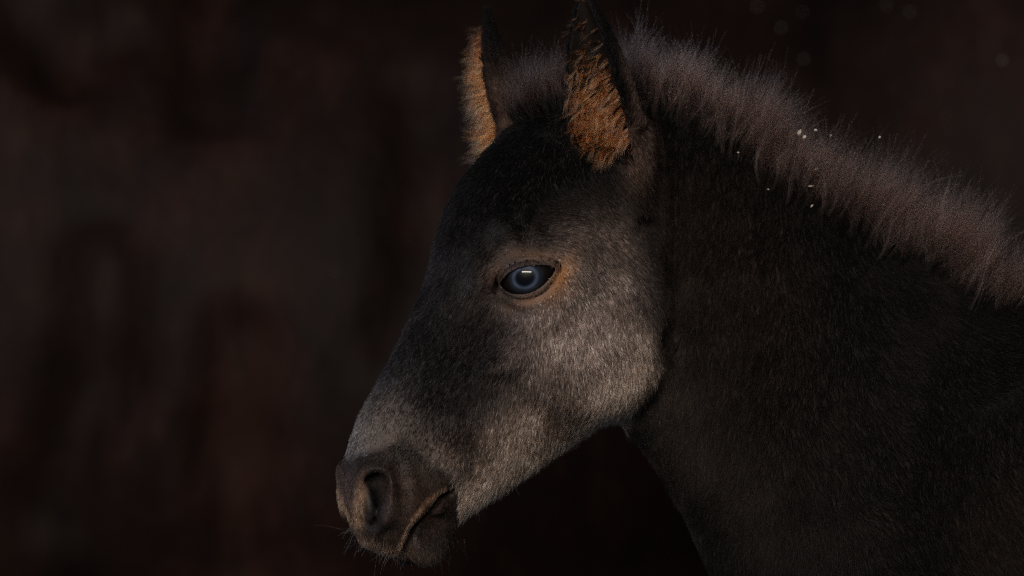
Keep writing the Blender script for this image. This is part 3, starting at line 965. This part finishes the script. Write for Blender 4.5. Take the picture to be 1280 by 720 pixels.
# hair inside the ears
for q, e in enumerate(ears):
    wgt = ((ear_id == q) & (inner_w > 0)).astype(float)
    h_, o_, l_, r_ = e['coords'](ctr[:, 0], ctr[:, 1], ctr[:, 2])
    edge = np.abs(l_) / (0.0265 * np.maximum(r_, 0.05))
    if q == 0:
        wgt = wgt * np.interp(h_, [0, 0.3, 0.55, 0.9], [2.6, 1.3, 0.5, 0.12]) * (0.25 + smooth01((-l_ / 0.0265 + 0.5) / 0.6))
    else:
        wgt = wgt * (0.15 + smooth01((edge - 0.4) / 0.4)) * (1 - smooth01((h_ - 0.72) / 0.16))
    nl, tf = (460, 14) if q == 0 else (900, 9)
    P, N = scatter(wgt, nl)
    h, o, l, r = e['coords'](P[:, 0], P[:, 1], P[:, 2])
    n = len(P)
    toward = -np.sign(l)[:, None] * e['el'] * 0.2 + e['eo'] * 0.95 + e['ea'] * (0.25 * (h - 0.35))[:, None] - np.array([0, 0, 0.45]) * (1 - h)[:, None]
    if q == 0:
        toward = e['eo'] * 0.50 - e['el'] * (0.15 + 0.45 * smooth01((l / 0.0265 + 1) / 1.2))[:, None] + np.array([0, 0, -0.85]) * (1 - 0.9 * h)[:, None]
    if q == 0:
        low = (1 - smooth01((h - 0.08) / 0.14))[:, None]
        toward = toward * (1 - low) + (e['eo'] * 1.0 + np.array([-0.12, 0, -0.15])) * low
    else:
        low = np.zeros((n, 1))
    d0 = N * 0.25 + toward + rng.normal(size=(n, 3)) * 0.22
    d0 /= np.linalg.norm(d0, axis=1)[:, None]
    L = rng.uniform(0.010, 0.030, n) * (1.2 - 0.8 * h) * (1.0 - 0.25 * (h < 0.2) if q == 0 else 1.15)
    curl = rng.normal(size=(n, 3)) * 0.9; ph = rng.uniform(0, 6.28, n); side_ = np.cross(d0, e['ea']); wv = rng.uniform(0.3, 0.9, n) * (1 - 0.6 * low[:, 0]); curl = curl * (1 - 0.7 * low)
    K = 8; path = np.zeros((n, K, 3)); p = P.copy(); path[:, 0] = p
    for i in range(1, K):
        f = i / K
        dd = d0 + curl * f * f + side_ * (wv * np.sin(ph + 7 * f))[:, None] + np.array([0, 0, -0.45]) * f ** 2 + np.array([0, 0, -2.6]) * low * f ** 1.5
        dd /= np.linalg.norm(dd, axis=1)[:, None]
        p = p + dd * (L / (K - 1))[:, None]; path[:, i] = p
    off = rng.normal(0, 0.0006, (n, tf, 1, 3)); fr = rng.normal(0, 0.0014, (n, tf, 1, 3))
    tt = np.linspace(0, 1, K)[None, None, :, None]
    pts = (path[:, None] + off * (1 - 0.6 * tt) + fr * tt ** 2).reshape(n * tf, K, 3)
    rad = 0.00011 * np.linspace(1, 0.35, K)[None] * rng.uniform(0.7, 1.3, (n * tf, 1))
    base = np.array([0.26, 0.100, 0.045]) if q == 0 else np.array([0.46, 0.165, 0.070])  # far ear's fringe coloured brighter than the near one, to look lit
    c = base * rng.lognormal(-0.1, 0.65, (n, 1)) * (1 - 0.7 * smooth01((h - 0.40) / 0.4))[:, None]
    c = np.repeat(c, tf, 0) * rng.lognormal(0, 0.2, (n * tf, 1))
    o = make_hair('ear_hair', pts, rad, np.clip(c, 0.003, 0.9), ear_mat, body)

# mane: a soft upright brush along the crest, over the poll to between the ears
crest_px = np.array([(640, 150), (668, 138), (700, 124), (740, 118), (790, 112), (840, 118), (900, 145), (960, 192), (1010, 230), (1100, 283), (1180, 324), (1280, 398), (1400, 455), (1500, 480)], float)
cl = np.concatenate([[0], np.cumsum(np.hypot(*np.diff(crest_px, axis=0).T))])
nlk, mt = 4800, 9                     # locks, hairs in each
s_ = rng.random(nlk) * cl[-1]
mx_, my_ = np.interp(s_, cl, crest_px[:, 0]), np.interp(s_, cl, crest_px[:, 1])
tx = np.gradient(crest_px[:, 0], cl); ty = np.gradient(crest_px[:, 1], cl)
tX, tY = np.interp(s_, cl, tx), np.interp(s_, cl, ty)
sink = (-6 + 46 * rng.random(nlk) ** 1.6) * np.where(mx_ < 760, 0.4, 1.0)
P = np.stack([(mx_ - tY * sink - 640) * S, rng.normal(0, 0.009, nlk) - np.where(mx_ > 800, 0.012, 0.0) * (sink / 30), 1 + (360 - (my_ + tX * sink)) * S], 1)
P[:, 1] += np.interp(mx_, [640, 700, 780, 900], [-0.03, -0.02, -0.005, 0.0])
ang0 = np.interp(mx_, [640, 700, 800, 900, 1050, 1200, 1400], [108, 95, 88, 84, 76, 68, 62])     # lean of the brush, degrees from +x
ang = np.radians(ang0 + rng.normal(0, 11, nlk) + 16 * noise(P, 12, 1) + 14 * noise(P, 45, 2))
d0 = np.stack([np.cos(ang), rng.normal(-0.08, 0.30, nlk) + 0.2 * noise(P, 25, 3), np.sin(ang)], 1)
L = np.interp(mx_, [640, 700, 800, 900, 1050, 1200, 1400], [0.030, 0.042, 0.050, 0.058, 0.064, 0.064, 0.05]) * rng.uniform(0.5, 1.08, nlk) * (1 + 0.30 * noise(P, 17, 2))
K = 8; path = np.zeros((nlk, K, 3)); p = P.copy(); path[:, 0] = p
curl = rng.normal(size=(nlk, 3)) * 0.5; phs = rng.uniform(0, 6.28, nlk)
for i in range(1, K):
    f = i / K
    dd = d0 + curl * f * f + np.stack([0.10 * f + 0.18 * np.sin(phs + 6 * f), -0.15 * f + 0 * s_, -0.12 * f * f + 0 * s_], 1)
    dd /= np.linalg.norm(dd, axis=1)[:, None]
    p = p + dd * (L / (K - 1))[:, None]; path[:, i] = p
tt = np.linspace(0, 1, K)[None, None, :, None]
pts = path[:, None] + rng.normal(0, 0.0011, (nlk, mt, 1, 3)) * (1 - 0.5 * tt) + rng.normal(0, 0.0050, (nlk, mt, 1, 3)) * tt ** 2
pts = pts[:, :, :1] + (pts - pts[:, :, :1]) * rng.uniform(0.6, 1.1, (nlk, mt, 1, 1))
pts = pts.reshape(nlk * mt, K, 3)
rad = 0.00008 * np.linspace(1, 0.3, K)[None] * rng.uniform(0.6, 1.4, (nlk * mt, 1))
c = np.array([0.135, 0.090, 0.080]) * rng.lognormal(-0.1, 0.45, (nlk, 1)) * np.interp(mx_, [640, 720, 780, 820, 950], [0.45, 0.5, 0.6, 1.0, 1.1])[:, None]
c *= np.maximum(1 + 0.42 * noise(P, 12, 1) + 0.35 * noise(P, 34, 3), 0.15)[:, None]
c = np.repeat(c, mt, 0) * rng.lognormal(0, 0.2, (nlk * mt, 1))
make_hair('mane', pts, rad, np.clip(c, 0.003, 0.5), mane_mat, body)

# whiskers on lips and chin, lashes
wp = []
for (x, y, dx, dy, n) in ((436, 668, -0.8, 0.6, 14), (455, 684, -0.5, 0.85, 26), (480, 693, -0.2, 1, 30), (500, 697, 0, 1, 24), (540, 700, 0.1, 1, 18), (566, 680, 0.4, 0.9, 14), (600, 636, 0.2, 1, 10), (640, 612, 0.2, 1, 8)):
    for _ in range(n):
        h = fld.hit(x + rng.normal(0, 9), y - abs(rng.normal(0, 7)) - 3)
        wp.append((h, unit(np.array([dx + rng.normal(0, .35), rng.normal(-0.3, .35), -dy + rng.normal(0, .35)])), rng.uniform(0.004, 0.013) * (2.0 if rng.random() < 0.12 else 1)))
K = 5; pts = np.zeros((len(wp), K, 3))
for i, (h, d, L) in enumerate(wp):
    g = rng.normal(0, 0.25, 3)
    for k in range(K):
        pts[i, k] = h + d * L * k / (K - 1) + g * L * (k / (K - 1)) ** 2 * 0.6
rad = 0.00009 * np.linspace(1, 0.3, K)[None] * np.ones((len(wp), 1))
make_hair('whisker', pts, rad, np.tile([0.30, 0.20, 0.13], (len(wp), 1)) * rng.lognormal(0, .3, (len(wp), 1)), ear_mat, body)

lash = []
for _ in range(150):
    t = rng.uniform(-0.75, 0.95); R = (hl * hl + up_h * up_h) / (2 * up_h)
    x = t * hl; y = (up_h - R) + math.sqrt(max(R * R - x * x, 0))
    root = em + e1 * x + e2 * (y + 0.0005)
    root = ec + unit(root - ec) * (RE + 0.0035)
    d = unit(ge * 0.75 + e2 * rng.uniform(-0.55, -0.1) + e1 * (0.35 * t + rng.normal(0, .15)))
    L = rng.uniform(0.005, 0.010)
    lash.append([root + d * L * k / 3 + e2 * 0.0015 * (k / 3) ** 2 for k in range(4)])
lash = np.array(lash)
for m_ in (0, 1):
    pts = lash if m_ == 0 else np.array([[mirror(p) for p in row] for row in lash])
    make_hair('eyelash', pts, 0.00008 * np.linspace(1, 0.3, 4)[None] * np.ones((len(pts), 1)), np.tile([0.02, 0.015, 0.013], (len(pts), 1)), coat_mat, body)
print('hair', round(time.time() - T0, 1))

# ------------------------------------------------------------------ mare, standing close behind
MY = 0.80
mf = Field(spaced([(-2.0, -0.65, 0.016), (-0.65, 0.65, 0.009), (0.65, 1.6, 0.016)]), spaced([(MY - 0.45, MY - 0.2, 0.009), (MY - 0.2, MY + 0.45, 0.016)]), spaced([(-0.03, 0.65, 0.016), (0.65, 1.35, 0.009), (1.35, 2.05, 0.016)]))
def madd(p, k=0.03):
    mf.op(p[0], p[1], p[2], k)
madd(ellipsoid((-0.05, MY, 0.96), (0.82, 0.33, 0.38)), 0.05)
madd(ellipsoid((-0.55, MY, 1.08), (0.36, 0.27, 0.37)), 0.08)
madd(ellipsoid((0.62, MY, 1.10), (0.40, 0.30, 0.36)), 0.08)
madd(ellipsoid((-0.40, MY, 1.36), (0.30, 0.10, 0.10)), 0.08)
for sy in (-1, 1):
    madd(ellipsoid((-0.50, MY + sy * 0.17, 1.02), (0.20, 0.10, 0.30)), 0.06)
    madd(ellipsoid((0.72, MY + sy * 0.15, 1.00), (0.25, 0.13, 0.30)), 0.06)
    for J, R_ in (([(-0.55, .17, .85), (-0.52, .17, .62), (-0.54, .16, .36), (-0.54, .16, .12), (-0.59, .16, .05), (-0.62, .16, .02)], [.12, .075, .05, .035, .04, .06]),
                  ([(0.72, .16, .85), (0.66, .17, .70), (0.86, .16, .46), (0.82, .16, .13), (0.78, .16, .06), (0.75, .16, .02)], [.17, .12, .055, .04, .042, .06])):
        for i in range(5):
            a, b = np.array(J[i]), np.array(J[i + 1])
            a[1] = MY + sy * a[1]; b[1] = MY + sy * b[1]
            madd(capsule(a, b, R_[i], R_[i + 1]), 0.04)
for a, b, ra, rb in (((-0.75, MY, 1.18), (-1.15, MY, 1.52), .23, .14), ((-1.15, MY, 1.52), (-1.30, MY, 1.66), .14, .12), ((-1.28, MY, 1.64), (-1.50, MY, 1.42), .125, .10),
                     ((-1.50, MY, 1.42), (-1.70, MY, 1.18), .09, .065), ((-1.68, MY, 1.20), (-1.75, MY, 1.12), .07, .06), ((-1.27, MY - .06, 1.72), (-1.29, MY - .08, 1.92), .035, .008),
                     ((-1.27, MY + .06, 1.72), (-1.29, MY + .08, 1.92), .035, .008), ((1.0, MY, 1.30), (1.12, MY, 1.10), .06, .07), ((1.12, MY, 1.10), (1.13, MY, .55), .07, .04)):
    madd(capsule(a, b, ra, rb), 0.06)
def mare_hit(px, py):
    o = np.array([0, -D, 1.0]); d = unit(pw(px, py) - o)
    P = o + d * np.arange(D + 0.2, D + 1.1, 0.003)[:, None]
    w = np.where(mf.sample(P) < 0)[0]
    return P[w[0]]
# folds of skin and muscle on the side towards the foal
for pts_, rr in ((((268, -40), (265, 60), (258, 130)), 0.016), (((30, 20), (90, 70), (140, 40)), 0.022), (((300, 430), (290, 560), (300, 720)), 0.020), (((520, 120), (540, 300), (500, 420)), 0.016), (((130, 330), (120, 480), (60, 640)), 0.022)):
    q_ = [mare_hit(*p_) for p_ in pts_]
    for a_, b_ in zip(q_[:-1], q_[1:]):
        c_ = capsule(a_ + np.array([0, -0.006, 0]), b_ + np.array([0, -0.006, 0]), rr, rr)
        mf.op(c_[0], c_[1], c_[2], 0.045, 'sub')
mV, mQ = mf.surface()
def mare_material():
    m = bpy.data.materials.new('mare_coat')
    nt, out = nodes_of(m)
    tc = nt.nodes.new('ShaderNodeTexCoord')
    n1 = nt.nodes.new('ShaderNodeTexNoise'); n1.inputs['Scale'].default_value = 6.0; n1.inputs['Detail'].default_value = 9; n1.inputs['Roughness'].default_value = 0.72
    n2 = nt.nodes.new('ShaderNodeTexNoise'); n2.inputs['Scale'].default_value = 26.0; n2.inputs['Detail'].default_value = 5
    mp = nt.nodes.new('ShaderNodeMapping'); mp.inputs['Scale'].default_value = (1.0, 1.0, 0.45); mp.inputs['Rotation'].default_value = (0, 0.35, 0)
    nt.links.new(tc.outputs['Object'], mp.inputs['Vector']); nt.links.new(mp.outputs['Vector'], n1.inputs['Vector']); nt.links.new(mp.outputs['Vector'], n2.inputs['Vector'])
    cr = nt.nodes.new('ShaderNodeValToRGB')
    el = cr.color_ramp.elements
    el[0].position = 0.32; el[0].color = (0.0022, 0.0013, 0.0013, 1)
    el[1].position = 0.70; el[1].color = (0.0145, 0.0066, 0.0049, 1)
    e = el.new(0.5); e.color = (0.0056, 0.0028, 0.0023, 1)
    nt.links.new(n1.outputs['Fac'], cr.inputs['Fac'])
    mx = nt.nodes.new('ShaderNodeMix'); mx.data_type = 'RGBA'; mx.blend_type = 'OVERLAY'; mx.inputs['Factor'].default_value = 0.35
    nt.links.new(cr.outputs['Color'], mx.inputs[6]); nt.links.new(n2.outputs['Fac'], mx.inputs[7])
    p = nt.nodes.new('ShaderNodeBsdfPrincipled')
    nt.links.new(mx.outputs[2], p.inputs['Base Color'])
    p.inputs['Roughness'].default_value = 0.62
    p.inputs['Specular IOR Level'].default_value = 0.04
    bp = nt.nodes.new('ShaderNodeBump'); bp.inputs['Strength'].default_value = 0.35; bp.inputs['Distance'].default_value = 0.02
    nt.links.new(n2.outputs['Fac'], bp.inputs['Height']); nt.links.new(bp.outputs['Normal'], p.inputs['Normal'])
    nt.links.new(p.outputs[0], out.inputs[0])
    return m
mare = empty('mare', (0, MY, 0))
tag(mare, 'large dark brown adult horse whose flank stands close behind the foal', 'horse')
mare_body = mesh_from('body', mV, mQ, mare_material(), mare)

# ------------------------------------------------------------------ chaff and dust caught in the hair
def fleck_material(name, k):
    m = bpy.data.materials.new(name)
    nt, out = nodes_of(m)
    tc = nt.nodes.new('ShaderNodeTexCoord')
    nz = nt.nodes.new('ShaderNodeTexNoise'); nz.inputs['Scale'].default_value = 900
    cr = nt.nodes.new('ShaderNodeValToRGB')
    cr.color_ramp.elements[0].color = (0.30 * k, 0.27 * k, 0.23 * k, 1); cr.color_ramp.elements[1].color = (0.66 * k, 0.64 * k, 0.60 * k, 1)
    p = nt.nodes.new('ShaderNodeBsdfPrincipled'); p.inputs['Roughness'].default_value = 0.7
    nt.links.new(tc.outputs['Object'], nz.inputs['Vector']); nt.links.new(nz.outputs['Fac'], cr.inputs['Fac'])
    nt.links.new(cr.outputs['Color'], p.inputs['Base Color']); nt.links.new(p.outputs[0], out.inputs[0])
    return m
fleck_mat = fleck_material('chaff', 1.0); dust_mat = fleck_material('dust', 0.09)
def fleck(loc, ln, wd, label, group, mat=None):
    n = 7
    v = []
    for k in range(n):
        a = 2 * math.pi * k / n; q = rng.uniform(0.7, 1.2)
        v.append((ln * q * math.cos(a), wd * q * math.sin(a), 0.1 * wd + rng.normal(0, 0.15) * wd))
        v.append((ln * q * math.cos(a) * .9, wd * q * math.sin(a) * .9, -0.25 * wd))
    v += [(0, 0, 0.35 * wd), (0, 0, -0.4 * wd)]
    f = []
    for k in range(n):
        a, b, c, d = 2 * k, 2 * k + 1, 2 * ((k + 1) % n), 2 * ((k + 1) % n) + 1
        f += [(a, b, d), (a, d, c), (a, c, 2 * n), (b, 2 * n + 1, d)]
    o = mesh_from('chaff_fleck', np.array(v), np.array(f), mat or fleck_mat, None, False)
    o.location = loc
    o.rotation_euler = rng.uniform(-1, 1, 3) * np.array([0.9, 0.9, 3.1]) + np.array([math.pi / 2, 0, 0])
    tag(o, label, 'chaff', group)
for x, y, l, w in ((998, 166, 3.2, 1.6), (1004, 172, 2.2, 1.4), (1018, 163, 1.6, 0.9), (1020, 212, 2.4, 1.6), (1022, 219, 1.8, 1.0), (1037, 170, 1.5, .8), (1012, 233, 2.6, .5), (1098, 172, 1.0, .8), (1102, 256, 0.9, .7)):
    fleck(pw(x, y, 26 + rng.uniform(-6, 6)), l * 0.0009, w * 0.0009, 'tiny pale chaff fleck caught in the foal\'s fluffy mane', 'chaff flecks in the mane')
for x, y, l, w in ((948, 199, 1.6, .6), (960, 240, 0.8, .6), (1014, 261, 1.5, .6), (922, 194, .7, .5)):
    h = fld.hit(x, y)
    fleck(h + np.array([0, -0.006, 0.002]), l * 0.0011, w * 0.0011, 'tiny pale chaff fleck on the dark coat just below the foal\'s mane', 'chaff flecks on the neck')
for x, y, l, w in ((1003, 16, 3, 2.2), (1004, 74, 3, 2), (976, 35, 2.4, 2), (946, 8, 2, 2), (1255, 76, 4, 3), (1108, 8, 3.6, 2.4), (1183, 145, 2, 2), (1138, 16, 3, 2.4), (240, 322, 1.6, 1.3), (418, 340, 1.2, 1.0)):
    fleck(mare_hit(x, y) + np.array([0, -0.001, 0]), l * 0.0011, w * 0.0011, 'greyish dust fleck out of focus on the large brown horse\'s flank', 'dust flecks on the flank', dust_mat)
print('done', round(time.time() - T0, 1))
